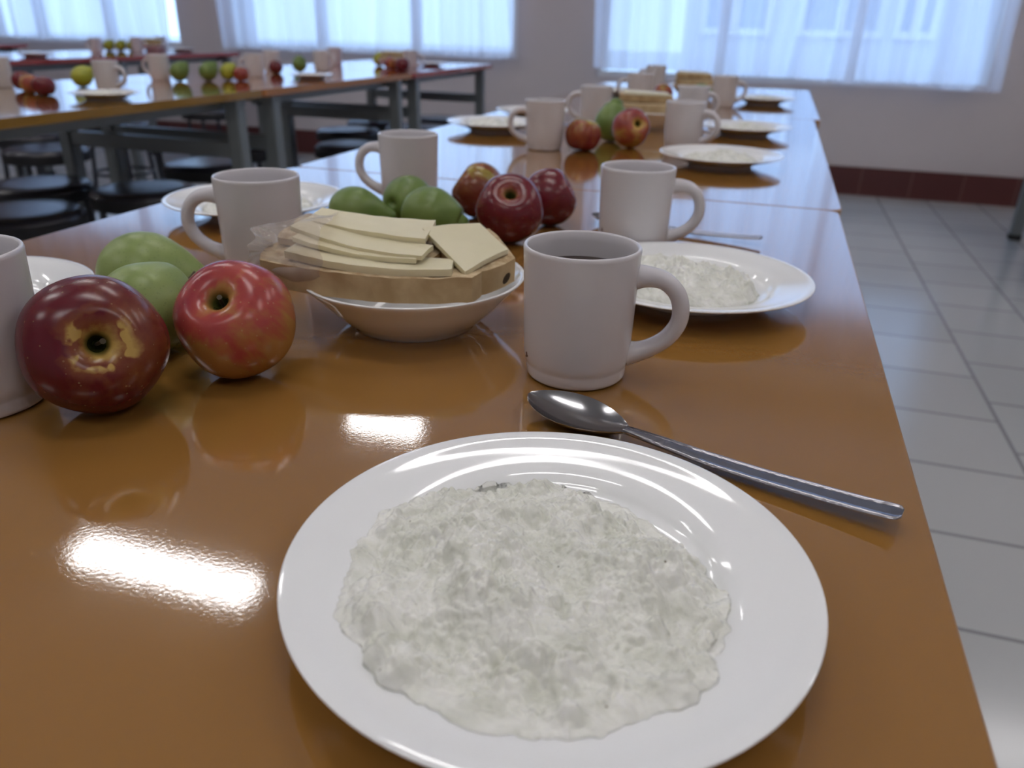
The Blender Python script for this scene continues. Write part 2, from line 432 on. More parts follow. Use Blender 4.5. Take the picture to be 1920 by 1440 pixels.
# ------------------------------------------------------------------ room shell
X0, X1, Y0, H = -9.0, 3.6, -3.0, 3.05
def struct(name, bm, m, parent=None):
    o = obj(name, bm, m, parent)
    if parent is None: o['kind'] = 'structure'
    return o
struct('floor', box(NB(), X0 - .2, X1 + .2, Y0 - .2, WY + .35, -0.10, 0), M['tiles'])
struct('ceiling', box(NB(), X0 - .2, X1 + .2, Y0 - .2, WY + .35, H, H + 0.12), M['ceil'])
struct('wall_left', box(NB(), X0 - .2, X0, Y0 - .2, WY + .35, 0, H), M['wall'])
struct('wall_right', box(NB(), X1, X1 + .2, Y0 - .2, WY + .35, 0, H), M['wall'])
struct('wall_front', box(NB(), X0, X1, Y0 - .2, Y0, 0, H), M['wall'])
SILLS, HEAD = (0.755, 0.755, 0.662), 2.38
bm = NB(); xs = X0
for (a, b), SILL in zip(WINS, SILLS):
    box(bm, xs, a, WY, WY + .35, 0, H); box(bm, a, b, WY, WY + .35, 0, SILL); box(bm, a, b, WY, WY + .35, HEAD, H); xs = b
box(bm, xs, X1, WY, WY + .35, 0, H)
struct('wall_back', bm, M['wall'])
struct('baseboard_back', box(NB(), X0, X1, WY - .012, WY, 0, 0.178), M['skirt'])
struct('baseboard_right', box(NB(), X1 - .012, X1, Y0, WY - .012, 0, 0.178), M['skirt'])
for k, (a, b) in enumerate(WINS):
    SILL = SILLS[k]
    root = bpy.data.objects.new('window_%d' % (k + 1), None); C.objects.link(root); root['kind'] = 'structure'
    root.location = ((a + b) / 2, WY + 0.06, SILL)
    hw = (b - a) / 2; hh = HEAD - SILL
    f = NB()
    for (u0, u1, v0, v1) in [(-hw, hw, 0, .035), (-hw, hw, hh - .05, hh), (-hw, -hw + .035, .035, hh - .05), (hw - .035, hw, .035, hh - .05),
                             (-hw / 3 - .03, -hw / 3 + .03, .035, hh - .05), (hw / 3 - .03, hw / 3 + .03, .035, hh - .05)]:
        box(f, u0, u1, -.035, .035, v0, v1)
    obj('window_frame', f, M['frame'], root)
    obj('pane', box(NB(), -hw + .035, hw - .035, -.004, .004, .035, hh - .05), M['glass'], root)
    obj('window_sill', box(NB(), -hw + .002, hw - .002, .036, .34, -.02, .002, .002), M['frame'], root)

# ------------------------------------------------------------------ outside
def facade_mat():
    return simple('pale_blue_render', (0.74, 0.75, 0.80), 0.9, bump=(6, 0.1, 0.01))
M['facade'] = facade_mat(); M['white_paint'] = simple('white_outer_frame', (0.9, 0.9, 0.9), 0.6); M['far_glass'] = simple('far_window_glass', (0.40, 0.47, 0.58), 0.3)
FY = 14.0
bt = thing('apartment_building', 'pale building with white framed windows seen through the right-hand curtain', 'building', (0, FY, 0))
obj('outer_wall', box(NB(), -1.6, 9.0, 0, 5, -0.1, 5.2), M['facade'], bt)
for (a, b) in [(-1.35, -0.25), (0.14, 1.38), (1.52, 2.12), (3.0, 4.2)]:
    for z0 in (0.90,):
        fr = NB(); z1 = z0 + 1.5
        for q in [(a, b, z0, z0 + .1), (a, b, z1 - .1, z1), (a, a + .1, z0 + .1, z1 - .1), (b - .1, b, z0 + .1, z1 - .1), ((a + b) / 2 - .07, (a + b) / 2 + .07, z0 + .1, z1 - .1)]:
            box(fr, q[0], q[1], -.08, -.001, q[2], q[3])
        wobj = obj('window', fr, M['white_paint'], bt)
        obj('pane', box(NB(), a + .1, b - .1, -.04, -.002, z0 + .1, z1 - .1), M['far_glass'], wobj)
gr = struct('ground', box(NB(), -60, 60, WY + .36, 60, -0.6, -0.5), simple('outdoor_ground', (0.58, 0.58, 0.60), 0.9))

# ------------------------------------------------------------------ curtains
def curtain(x0, x1, za, zb, label, seed):
    rnd = random.Random(seed); bm = NB()
    n = int((x1 - x0) / 0.011); rows = 14; top = 2.72
    ph = [rnd.uniform(0, 6.28) for _ in range(6)]
    cols = []
    for i in range(n + 1):
        t = i / n; x = x0 + (x1 - x0) * t; col = []
        hem = za + (zb - za) * t + 0.006 * math.sin(9 * x + ph[0])
        for j in range(rows + 1):
            s = j / rows; z = hem + (top - hem) * s
            xx = x + 0.02 * math.sin(3 * z + ph[1] + 4 * x)
            y = 0.034 * math.sin(2 * PI * xx / 0.27 + ph[2] + 1.6 * math.sin(2.3 * xx)) + 0.016 * math.sin(2 * PI * xx / 0.115 + ph[3] + 2 * math.sin(3.1 * xx)) + 0.02 * math.sin(1.9 * xx + ph[4])
            col.append(bm.verts.new((x + 0.012 * math.sin(5 * z + 8 * x + ph[5]) * (1 - s), WY - 0.115 + y * (1 - 0.2 * s), z)))
        cols.append(col)
    for a, b in zip(cols, cols[1:]):
        for j in range(rows): bm.faces.new((a[j], b[j], b[j + 1], a[j + 1]))
    # hem: a doubled strip of cloth
    for a, b in zip(cols, cols[1:]):
        pass
    o = obj('curtain', bm, M['curtain'], smooth=True)
    return tag(o, label, 'curtain', 'sheer curtains on the window wall')
curtain(-6.75, -4.56, 0.795, 0.765, 'sheer white curtain over the window at the far left of the photo', 3)
curtain(-4.12, -1.765, 0.765, 0.757, 'sheer white curtain over the middle window, above the red-topped table end', 5)
curtain(-1.205, 1.235, 0.725, 0.672, 'sheer white curtain over the right window, opposite building showing through it', 8)
for k, (a, b) in enumerate(WINS):
    rod = tube(NB(), (a - .15, WY - .115, 2.74), (b + .15, WY - .115, 2.74), .012)
    for x in (a - .1, b + .1): box(rod, x - .01, x + .01, WY - .12, WY, 2.73, 2.75)
    tag(obj('curtain_rod', rod, M['frame'], smooth=True, auto=.6), ['white curtain rod over the leftmost window', 'white curtain rod over the middle window', 'white curtain rod over the right window'][k], 'curtain rod')

# ------------------------------------------------------------------ ceiling lamps
LAMPS = [(-2.52, 2.40, 'lit strip lamp on the ceiling mirrored as the long streak on the near table'),
         (-.50, 1.85, 'lit strip lamp on the ceiling over the second orange table'),
         (-2.45, 4.15, 'half-lit strip lamp on the ceiling nearest the middle window'),
         (-2.52, 0.60, 'unseen fill strip lamp on the ceiling left of the near table'),  # unseen lamps from here on, added to brighten the tables and plates
         (-.20, 0.45, 'unseen fill strip lamp on the ceiling straight above the near table'),
         (-2.52, -1.2, 'unseen fill strip lamp on the ceiling at the back left of the room'),
         (-.20, -1.2, 'unseen fill strip lamp on the ceiling behind the photographer'),
         (2.12, 4.15, 'unseen fill strip lamp on the ceiling over the right table by the window'),
         (2.12, 2.40, 'unseen fill strip lamp on the ceiling over the middle of the right side'),
         (2.12, 0.60, 'unseen fill strip lamp on the ceiling right of the near table'),
         (2.12, -1.2, 'unseen fill strip lamp on the ceiling at the back right of the room'),
         (-4.85, 2.40, 'unseen fill strip lamp on the ceiling over the third row of tables'),
         (-4.85, 0.60, 'unseen fill strip lamp on the ceiling left of the second row'),
         (-7.2, 2.40, 'unseen fill strip lamp on the ceiling at the left end of the room')]
lamp0 = None
def make_lamp(x, y, lb, half=False):
    t = thing('ceiling_lamp', lb, 'ceiling lamp', (x, y, H), 0, 'strip lamps on the ceiling')
    obj('lamp_housing', box(NB(), -.60, .60, -.11, .11, -.05, -.001), M['frame'], t)
    for k, s_ in enumerate((-1, 1)):
        obj('diffuser', box(NB(), s_ * .26 - .24, s_ * .26 + .24, -.085, .085, -.072, -.0505, .004), M['frame'] if (half and k == 0) else M['lampglow'], t)
    return t
for x, y, lb in LAMPS:
    if 'half-lit' in lb: make_lamp(x, y, lb, True)
    elif lamp0 is None: lamp0 = make_lamp(x, y, lb)
    else: dup(lamp0, (x, y, H), 0, lb)

# ------------------------------------------------------------------ tables
def table(x0, x1, y0, y1, mat, label, group='dining tables'):
    t = thing('dining_table', label, 'table', ((x0 + x1) / 2, (y0 + y1) / 2, 0), 0, group)
    hx = (x1 - x0) / 2; hy = (y1 - y0) / 2
    top = NB()
    # rounded-corner slab
    R = 0.018; pts = []
    for cx, cy, a0 in [(hx - R, hy - R, 0), (-hx + R, hy - R, 90), (-hx + R, -hy + R, 180), (hx - R, -hy + R, 270)]:
        for k in range(7):
            a = math.radians(a0 + 15 * k); pts.append((cx + R * math.cos(a), cy + R * math.sin(a)))
    def slab(bm, pts, z0, z1):
        lo = [bm.verts.new((x, y, z0)) for x, y in pts]; hi = [bm.verts.new((x, y, z1)) for x, y in pts]
        bm.faces.new(hi); bm.faces.new(lo[::-1])
        for k in range(len(pts)):
            k2 = (k + 1) % len(pts); bm.faces.new((lo[k], lo[k2], hi[k2], hi[k]))
    slab(top, [(x * (1 - .0012 / hx), y * (1 - .0012 / hy)) for x, y in pts], TZ - .024, TZ)
    obj('tabletop', top, mat, t)
    eb = NB(); n = len(pts)
    rings = []
    for (d, z) in [(-.0012, TZ - .0002), (0.0, TZ - .0014), (0.0, TZ - .0236), (-.0012, TZ - .0248)]:
        rings.append([eb.verts.new((x * (1 + d / hx), y * (1 + d / hy), z)) for x, y in pts])
    for a, b in list(zip(rings, rings[1:])) + [(rings[-1], rings[0])]:
        for k in range(n): eb.faces.new((a[k], a[(k + 1) % n], b[(k + 1) % n], b[k]))
    obj('edge_band', eb, M['edge'] if mat is M['orange'] else mat, t)
    for sy in (-1, 1):
        yy = sy * (hy - .10)
        for sx in (-1, 1):
            xx = sx * (hx - .05)
            lg = obj('leg', box(NB(), xx - .025, xx + .025, yy - .025, yy + .025, .012, TZ - .0505, .004), M['legmetal'], t)
            obj('foot_cap', box(NB(), xx - .027, xx + .027, yy - .027, yy + .027, 0, .03, .003), M['rubber'], lg)
        obj('crossbar', box(NB(), -hx + .0755, hx - .0755, yy - .018, yy + .018, TZ - .215, TZ - .165, .003), M['legmetal'], t)
        obj('top_rail', box(NB(), -hx + .0245, hx - .0245, yy - .024, yy + .024, TZ - .05, TZ - .025), M['legmetal'], t)
    for sx in (-1, 1):
        xx = sx * (hx - .10)
        obj('side_rail', box(NB(), xx - .012, xx + .012, -hy + .08, hy - .08, TZ - .06, TZ - .0255), M['legmetal'], t)
    return t
table(-.728, .101, -.115, 1.115, M['orange'], 'glossy orange table nearest the camera, bearing the large plate of porridge')
table(-.728, .106, 1.119, 2.349, M['orange'], 'glossy orange table second from the camera, joined to the nearest one')
table(-.722, .122, 2.353, 3.583, M['orange'], 'glossy orange table at the window end of the near row')
table(-2.49, -1.66, 1.18, 2.405, M['ochre'], 'ochre topped table at the left edge, in the row left of the near tables')
table(-2.49, -1.66, 2.410, 3.62, M['tan'], 'tan topped table in the middle of the second row')
table(-2.49, -1.66, 3.625, 4.78, M['red'], 'red topped table at the window end of the second row')
table(-4.55, -3.71, 2.70, 3.93, M['red'], 'red topped table of the third row at the left edge')
table(-4.55, -3.71, 3.934, 5.14, M['red'], 'red topped table at the window end of the third row')
table(-6.55, -5.70, 3.95, 5.18, M['red'], 'red topped table of the farthest left row')
table(1.245, 2.075, 3.50, 4.735, M['orange'], 'orange topped table beyond the right aisle, one leg at the right edge')

# ------------------------------------------------------------------ stools
def make_stool(label):
    t = thing('stool', label, 'stool', (0, 0, 0), 0, 'round black stools')
    R = .17
    prof = [(0, .444), (.10, .446), (.150, .444), (.163, .438), (.170, .428), (R, .405), (.166, .398), (.155, .397)]
    seat = obj('seat', lathe(NB(), [(0, .397)] + prof[::-1][:1] + prof[::-1][1:], 48), M['vinyl'], t, True, .9)
    obj('seat_rim', lathe(NB(), [(R + .0015, .425), (R + .0015, .392), (.160, .388), (.0, .388), (0, .3965), (.1665, .3965), (.1665, .404), (R + .0002, .4045)], 48), M['seatedge'], t, True, .5)
    for k in range(4):
        a = PI / 4 + k * PI / 2; c, s = math.cos(a), math.sin(a)
        lg = obj('leg', tube(NB(), (.135 * c, .135 * s, .388), (.165 * c, .165 * s, .012), .011), M['darkmetal'], t, True, .6)
        obj('foot_cap', tube(NB(), (.1645 * c, .1645 * s, .025), (.1655 * c, .1655 * s, 0), .0135), M['rubber'], lg, True, .6)
    ring = NB(); pth = []
    n = 40; rr = .151
    rings = []
    for k in range(n):
        a = 2 * PI * k / n
        rings.append([ring.verts.new(((rr + .008 * math.cos(b)) * math.cos(a), (rr + .008 * math.cos(b)) * math.sin(a), .17 + .008 * math.sin(b))) for b in [2 * PI * q / 8 for q in range(8)]])
    for k in range(n):
        A, B = rings[k], rings[(k + 1) % n]
        for q in range(8): ring.faces.new((A[q], B[q], B[(q + 1) % 8], A[(q + 1) % 8]))
    obj('foot_ring', ring, M['darkmetal'], t, True)
    return t
STOOLS = [(-2.06, 1.72, 'stool nearest the camera, its seat cut by the left edge of the photo'),
          (-2.36, 2.06, 'stool behind the nearest one at the left edge, under the ochre table'),
          (-1.98, 2.13, 'stool whose seat shows left of the mug on the near table'),
          (-2.13, 2.66, 'stool just behind the first pair of grey table legs'),
          (-2.30, 3.07, 'stool seen between the two grey table legs of the middle seam'),
          (-1.87, 3.36, 'stool right of the double table legs, low behind the mug'),
          (-2.16, 3.86, 'stool behind the one right of the double table legs'),
          (-2.22, 4.30, 'stool with a bright blue-white sheen left of the far double legs'),
          (-1.90, 4.15, 'stool beside the far double legs, right side'),
          (-1.98, 4.62, 'stool farthest along the second row, next to its last leg'),
          (-2.98, 1.62, 'stool behind the ochre table at the left edge'),
          (-3.02, 2.15, 'stool with thin legs showing below the ochre table'),
          (-2.98, 2.68, 'stool behind the seam of the ochre and tan tables'),
          (-3.00, 3.22, 'stool on the far side of the tan table'),
          (-3.42, 2.48, 'stool beside the third row near the left edge'),
          (-3.42, 3.02, 'second stool along the third row from the left edge'),
          (-3.44, 3.58, 'third stool along the third row from the left edge'),
          (-3.42, 4.35, 'stool beside the window end of the third row'),
          (1.42, 4.22, 'stool at the right edge of the photo beside the right table leg')]
st0 = None
for x, y, lb in STOOLS:
    lb = 'round black ' + lb
    rz = (x * 7 + y * 3) % 1.5
    if st0 is None:
        st0 = make_stool(lb); st0.location = (x, y, 0); st0.rotation_euler = (0, 0, rz)
    else: dup(st0, (x, y, 0), rz, lb)

# ------------------------------------------------------------------ mugs
def crom2(p, n): return [tuple(v[:2]) for v in crom([(a, b, 0) for a, b in p], n)]
def mug_body():
    out = crom2([(.0310, .0006), (.0328, .0022), (.0335, .006), (.0336, .0098)], 4)
    out += crom2([(.0341, .0112), (.0352, .016), (.0360, .030), (.0365, .050), (.0371, .070), (.0376, .084), (.0378, .0875), (.0372, .0893), (.0360, .0896), (.0351, .0886)], 4)
    out += crom2([(.0347, .083), (.0341, .060), (.0334, .030), (.0318, .014), (.026, .0085), (.014, .0072), (0, .007)], 4)
    out[-1] = (0, .007)
    return lathe(NB(), [(0, .0022), (.026, .0022), (.0282, .0008)] + out, 96)
def mug_handle():
    # D-shaped, thicker in the middle, in the XZ plane, leaving the body along +X
    pts = [(.0345, 0, .0705), (.0430, 0, .0712), (.0530, 0, .0695), (.0615, 0, .0625), (.0655, 0, .0525), (.0650, 0, .0415), (.0590, 0, .0310), (.0500, 0, .0238), (.0410, 0, .0195), (.0335, 0, .0178)]
    p = crom(pts, 5); n = len(p)
    wa = []; wb = []
    for i in range(n):
        t = i / (n - 1); e = abs(2 * t - 1) ** 4
        wa.append(.0066 + .003 * e); wb.append(.0056 + .0032 * e)
    return sweep(NB(), p, Vector((0, 1, 0)), wa, wb, 16)
mug0 = None
MG = 'white milk glass mugs'
def mug(x, y, ang, label, s=1.0, z=TZ):
    global mug0
    if mug0 is None:
        mug0 = thing('mug', label, 'mug', (x, y, z), math.radians(ang), MG)
        obj('body', mug_body(), M['mug'], mug0, True, .7)
        obj('handle', mug_handle(), M['mug'], mug0, True, .9)
        return mug0
    return dup(mug0, (x, y, z), math.radians(ang), label, s=s if s != 1 else None)
m1 = mug(-.1037, .4756, 8, 'white mug with dark tea in it standing behind the large porridge plate')
mug(-.432, .306, 185, 'white mug cut off by the left edge of the photo, nearest the camera', 1.05)
m2 = mug(-.122, .800, 15, 'white mug behind the right plate, spoon lying past it, handle to the right')
mug(-.4315, .600, 200, 'white mug behind the dark red apples, handle to the left')
mug(-.4340, .925, 190, 'white mug behind the three green pears, handle to the left')
mug(-.4130, 1.490, 200, 'white mug left of the reddish apples on the second table')
mug(-.1640, 1.605, -10, 'white mug behind the flat plate on the second table, handle to the right')
mug(-.4080, 1.925, 185, 'white mug behind the green pear on the second table')
mug(-.1950, 2.060, 30, 'white mug hidden behind another, only its rim showing above, second table')
mug(-.4100, 2.56, 190, 'white mug beyond the bread dish, left of the small orange apple')
mug(-.4500, 3.18, 190, 'small white mug farthest along the near row, against the curtain')
mug(-.1560, 2.62, 20, 'white mug standing between two plates at the right of the near row, far end')
mug(-2.00, 2.08, 5, 'white mug behind the plate on the ochre table')
mug(-2.215, 2.565, 185, 'white mug left of the row of green pears')
mug(-2.37, 2.02, 170, 'white mug at the left edge behind the dark plums')
mug(-2.03, 2.90, 190, 'white mug right of the row of green pears on the tan table')
mug(-2.19, 3.26, 190, 'white mug behind the small dark red apple on the tan table')
mug(-2.05, 3.45, 10, 'white mug standing on the tan table between pear and dish')
mug(-1.81, 3.92, 10, 'white mug on the corner of the red table in the second row')
mug(-2.28, 3.98, 190, 'white mug behind the bread dish on the red second row table')
mug(-4.10, 4.22, 190, 'white mug on the third row, mirrored in the red table top')
mug(-4.16, 4.64, 10, 'white mug right of the green fruit on the third row')
mug(-4.25, 4.98, 190, 'white mug at the window end of the third row, against the wall')
mug(-3.95, 3.28, 190, 'white mug at the left edge on the third row')
# tea in the nearest mug
t_ = lathe(NB(), [(0, .0722), (.030, .0722), (.0340, .0725), (.0340, .0712), (0, .0705)], 64)
tea = obj('tea', t_, M['tea'], smooth=True, auto=.5); tea.location = (-.1037, .4756, TZ)
tag(tea, 'dark tea inside the mug behind the large porridge plate', 'drink')
# small brown maker stamps near the mug foot
def stamp(root, ang, z):
    bm = NB()
    for k, (da, dz, s) in enumerate([(0, 0, 1), (.03, -.0015, .8), (-.02, -.0022, .7)]):
        a = ang + da; r = .03545 + (.0007 if z > .02 else .0)
        c = Vector((r * math.cos(a), r * math.sin(a), z + dz)); n = Vector((math.cos(a), math.sin(a), 0)); tt = Vector((-n.y, n.x, 0))
        vs_ = [bm.verts.new(c + tt * (.0008 * s * math.cos(q)) + Vector((0, 0, .0011 * s * math.sin(q))) + n * .0004) for q in [2 * PI * i / 8 for i in range(8)]]
        lo = [bm.verts.new(v.co - n * .0016) for v in vs_]
        bm.faces.new(vs_)
        for i in range(8): bm.faces.new((vs_[i], vs_[(i + 1) % 8], lo[(i + 1) % 8], lo[i]))
    return obj('maker_stamp', bm, M['stamp'], root)
stamp(m1, math.radians(207), .0180)
stamp(m2, math.radians(203), .0280)

# ------------------------------------------------------------------ plates
def plate_mesh(R=.1056, h=.0215):
    prof = [(0, .0035), (.048, .0035), (.050, .0005), (.054, .0003), (.056, .004)]
    prof += crom2([(.060, .0052), (.075, .0110), (.092, .0155), (R - .004, .0188), (R - .0008, h - .0016), (R, h - .0004), (R - .0016, h), (R - .006, h - .0004), (.092, h - .0025), (.0785, h - .0055), (.0725, h - .0085), (.0680, h - .0125), (.060, .0072), (.045, .0062), (.02, .006), (0, .006)], 5)
    prof[-1] = (0, .006)
    return lathe(NB(), prof, 128)
pl0 = None; PG = 'white soup plates of porridge on the tables'
def plate(x, y, label, s=1.0, z=TZ, rz=0):
    global pl0
    if pl0 is None:
        pl0 = obj('plate', plate_mesh(), M['china'], smooth=True, auto=.9); pl0.location = (x, y, z)
        return tag(pl0, label, 'plate', PG)
    return dup(pl0, (x, y, z), rz, label, s=s if s != 1 else None)

PIN = [(0, .006), (.045, .0062), (.060, .0072), (.068, .0090), (.0725, .0130), (.0785, .0160), (.092, .0190), (.12, .0215)]
def plate_in(r):
    for (a, za), (b, zb) in zip(PIN, PIN[1:]):
        if r <= b: return za + (zb - za) * (r - a) / (b - a)
    return .0215
def lumps(p, sc_):
    d = noise.voronoi(p * sc_)[0]
    return max(0.0, 1 - d[0] * 1.35) ** .8
def porridge_mesh(R=.070, rings=110, seg=260, seed=0.0, hgt=.020, detail=1.0, ox=0.0, oy=0.0):
    """heap in plate coordinates; the underside follows the plate"""
    bm = NB(); prev = None
    def edge(a):
        v = Vector((math.cos(a) * 1.3 + seed, math.sin(a) * 1.3, seed))
        return R * (1 + .060 * noise.noise(v) + .050 * noise.noise(v * 3.1) + .030 * noise.noise(v * 9) + .012 * noise.noise(v * 24))
    def ht(x, y, t):
        p = Vector((x, y, seed))
        base = plate_in(math.hypot(x + ox, y + oy)) + hgt * (1 - t ** 3.0)
        n1 = noise.noise(p * 24) * .0095
        n2 = noise.noise(p * 62 + Vector((3, 1, 0))) * .0056
        warp = Vector((noise.noise(p * 80), noise.noise(p * 80 + Vector((9, 0, 0))), 0)) * .0030
        n3 = lumps(p + warp, 105) * .0075 * (.5 + noise.noise(p * 40 + Vector((5, 5, 0))))
        n4 = lumps(p + warp, 235) * .0038 * detail * (.6 + noise.noise(p * 50 + Vector((1, 7, 0))))
        n5 = noise.noise(p * 300) * .0014 * detail + noise.noise(p * 640) * .0006 * detail
        k = min(1, (1 - t) * 6 + .35)
        return base + (n1 + n2 + n3 + n4 + n5) * k
    c = bm.verts.new((ox, oy, ht(0, 0, 0)))
    for i in range(1, rings + 1):
        t = i / rings; ring = []
        for k in range(seg):
            a = 2 * PI * k / seg; r = edge(a) * t; x, y = r * math.cos(a) + ox, r * math.sin(a) + oy
            zi = plate_in(math.hypot(x, y)) + .0003
            z = zi if i == rings else max(ht(x - ox, y - oy, t), zi + .0012 * min(1, (1 - t) * rings / 6))
            ring.append(bm.verts.new((x, y, z)))
        for k in range(seg):
            k2 = (k + 1) % seg
            if prev is None: bm.faces.new((c, ring[k], ring[k2]))
            else: bm.faces.new((prev[k], ring[k], ring[k2], prev[k2]))
        prev = ring
    for i in (8, 6, 4, 2):
        t = i / 10; ring = []
        for k in range(seg):
            a = 2 * PI * k / seg; r = edge(a) * t; x, y = r * math.cos(a) + ox, r * math.sin(a) + oy
            ring.append(bm.verts.new((x, y, plate_in(math.hypot(x, y)) + .0003)))
        for k in range(seg):
            k2 = (k + 1) % seg; bm.faces.new((prev[k], prev[k2], ring[k2], ring[k]))
        prev = ring
    bm.faces.new(prev[::-1])
    return bm
def add_porridge(x, y, label, src=None, s=1.0, rz=0, z=TZ):
    if src is None: return None
    o = dup(src, (x, y, z), rz, label, s=s if s != 1 else None)
    return o

plate(-.0597, .2470, 'large white plate of porridge in the foreground', 1.0)
po = obj('porridge', porridge_mesh(.0762, 200, 560, 2.3, .0175, 1.0, -.0045, -.0100), M['porridge'], smooth=True)
po.location = (-.0597, .2470, TZ)
tag(po, 'thick white rice porridge heaped on the large foreground plate', 'porridge', kind='stuff')
pf = obj('porridge', porridge_mesh(.068, 70, 180, 7.7, .0125, 1.0, -.006, 0), M['porridge'], smooth=True)
pf.location = (-.0510, .676, TZ)
tag(pf, 'white rice porridge on the plate right of the tea mug', 'porridge', kind='stuff')
pl = obj('porridge', porridge_mesh(.064, 30, 80, 4.1, .0125, 0.5), M['porridge'], smooth=True)
pl.location = (-.5815, .8045, TZ)
tag(pl, 'white rice porridge on the plate behind the second left mug', 'porridge', kind='stuff')
PLATES = [(-.0510, .676, 1.0, 'white plate of porridge right of the mug of tea', None),
          (-.5830, .402, 1.0, 'white plate of porridge at the left edge behind the dark apple', 'white rice porridge on the plate at the left edge'),
          (-.5815, .8045, 1.0, 'white plate behind the mug with its handle over the table edge, left side', None),
          (-.0780, 1.4387, 1.0, 'white plate right behind the second mug on the right, second table', 'white porridge on the first right-hand plate of the second table'),
          (-.0598, 1.9193, .98, 'white plate in the middle of the right side of the second table', 'white porridge on the middle right-hand plate of the second table'),
          (-.0411, 2.80, .98, 'white plate at the right side of the far table, below the curtain hem', 'white porridge on the farthest right-hand plate'),
          (-.5926, 1.7159, 1.0, 'white plate left of the mug on the second table', 'white porridge on the left plate of the second table'),
          (-.5900, 2.03, .95, 'white plate just beyond another at the left of the second table', 'white porridge on the farther left plate of the second table'),
          (-.5300, 2.88, .95, 'white plate at the left side of the far orange table', 'white porridge on the left plate of the far orange table'),
          (-1.82, 1.873, 0.92, 'white plate near the front edge of the ochre table', 'white porridge on the ochre table plate'),
          (-1.82, 2.98, .86, 'white plate near the front edge of the tan table', 'white porridge on the tan table plate'),
          (-2.20, 1.50, .9, 'white plate at the left edge of the photo on the ochre table', 'white porridge on the ochre plate at the left edge'),
          (-1.86, 4.30, .8, 'small white plate at the window end of the second row', 'white porridge on the plate at the window end of the second row'),
          (-3.95, 3.62, .95, 'white plate on the third row near the left edge', 'white porridge on the third row plate near the left edge'),
          (-4.02, 4.92, .95, 'white plate at the window end of the third row', 'white porridge on the plate at the window end of the third row')]
for x, y, s, lb, plb in PLATES:
    plate(x, y, lb, s)
    if plb: add_porridge(x, y, plb, pl, s, rz=x * 9)

# ------------------------------------------------------------------ spoons
def spoon(label, tip, end, lift=.010, raisebowl=0.0):
    tip = Vector(tip); end = Vector(end); L_ = (end - tip).length; d = (end - tip).normalized()
    t = thing('tablespoon', label, 'spoon', (tip.x, tip.y, TZ), math.atan2(d.y, d.x), 'steel tablespoons')
    k = L_ / .225
    # bowl: a shallow egg-shaped shell from x=0 to .068
    bl = .072 * k; bw = .0222 * k; bm = NB(); nu, nv = 26, 20; TH = .0012
    def P_(u, v):
        # u 0..1 along the bowl, v -1..1 across
        wdt = bw * (math.sin(PI * min(1, u * 1.0)) ** .62) * (1.06 - .22 * u)
        if u > .86: wdt = max(wdt, .0040 * k)
        x = bl * u; y = wdt * v
        depth = .0095 * k * max(0, math.sin(PI * u)) ** .8 * (1 - v * v) if u < 1 else 0
        rim = .0115 - .0042 * u
        return Vector((x, y, rim - depth))
    topv = [[None] * (nv + 1) for _ in range(nu + 1)]; botv = [[None] * (nv + 1) for _ in range(nu + 1)]
    for i in range(nu + 1):
        for j in range(nv + 1):
            u = .004 + .996 * i / nu; v = -1 + 2 * j / nv
            p = P_(u, math.sin(v * PI / 2)); topv[i][j] = bm.verts.new(p); botv[i][j] = bm.verts.new(p - Vector((0, 0, TH * (1 - .5 * abs(v)))))
    for i in range(nu):
        for j in range(nv):
            bm.faces.new((topv[i][j], topv[i + 1][j], topv[i + 1][j + 1], topv[i][j + 1]))
            bm.faces.new((botv[i][j], botv[i][j + 1], botv[i + 1][j + 1], botv[i + 1][j]))
        for j, a in ((0, 1), (nv, 0)):
            bm.faces.new((topv[i][j], botv[i][j], botv[i + 1][j], topv[i + 1][j]))
    for i in (0, nu):
        for j in range(nv): bm.faces.new((topv[i][j], topv[i][j + 1], botv[i][j + 1], botv[i][j]))
    obj('bowl', bm, M['steel'], t, True, .9)
    # handle
    pts = [(.0695, 0, .0068), (.080, 0, .0066), (.095, 0, .0060), (.12, 0, .0050), (.15, 0, .0050), (.18, 0, .0060), (.205, 0, .0072), (.2245, 0, .0088)]
    p = crom([(a * k, b, c * (lift / .010) if a > .07 else c) for a, b, c in pts], 8); n = len(p)
    bm = NB(); rings = []
    for i, q in enumerate(p):
        s = i / (n - 1)
        wd = (.0034 + .0036 * min(1, max(0, (s - .06) / .40)) + .0010 * s) * k
        th = .0013 * (1.3 - .5 * s)
        if s > .96: wd *= math.sqrt(max(.05, 1 - ((s - .96) / .04) ** 2 * .75))
        prof = [(-1, 0), (-.93, .8), (-.8, 1), (-.72, .55), (-.4, .62), (0, .72), (.4, .62), (.72, .55), (.8, 1), (.93, .8), (1, 0), (.7, -1), (-.7, -1)]
        ring = []
        for a, b in prof:
            rel = 0
            if abs(a) < .7 and b > 0 and s > .22: rel = .00016 * math.sin(a * 7 + s * 46) * math.sin(s * 60)
            ring.append(bm.verts.new(q + Vector((0, a * wd, b * th + rel))))
        rings.append(ring)
    for A, B in zip(rings, rings[1:]):
        for i in range(len(A)): bm.faces.new((A[i], B[i], B[(i + 1) % len(A)], A[(i + 1) % len(A)]))
    bm.faces.new(rings[0]); bm.faces.new(rings[-1][::-1])
    obj('handle', bm, M['engraved'], t, True, .9)
    return t
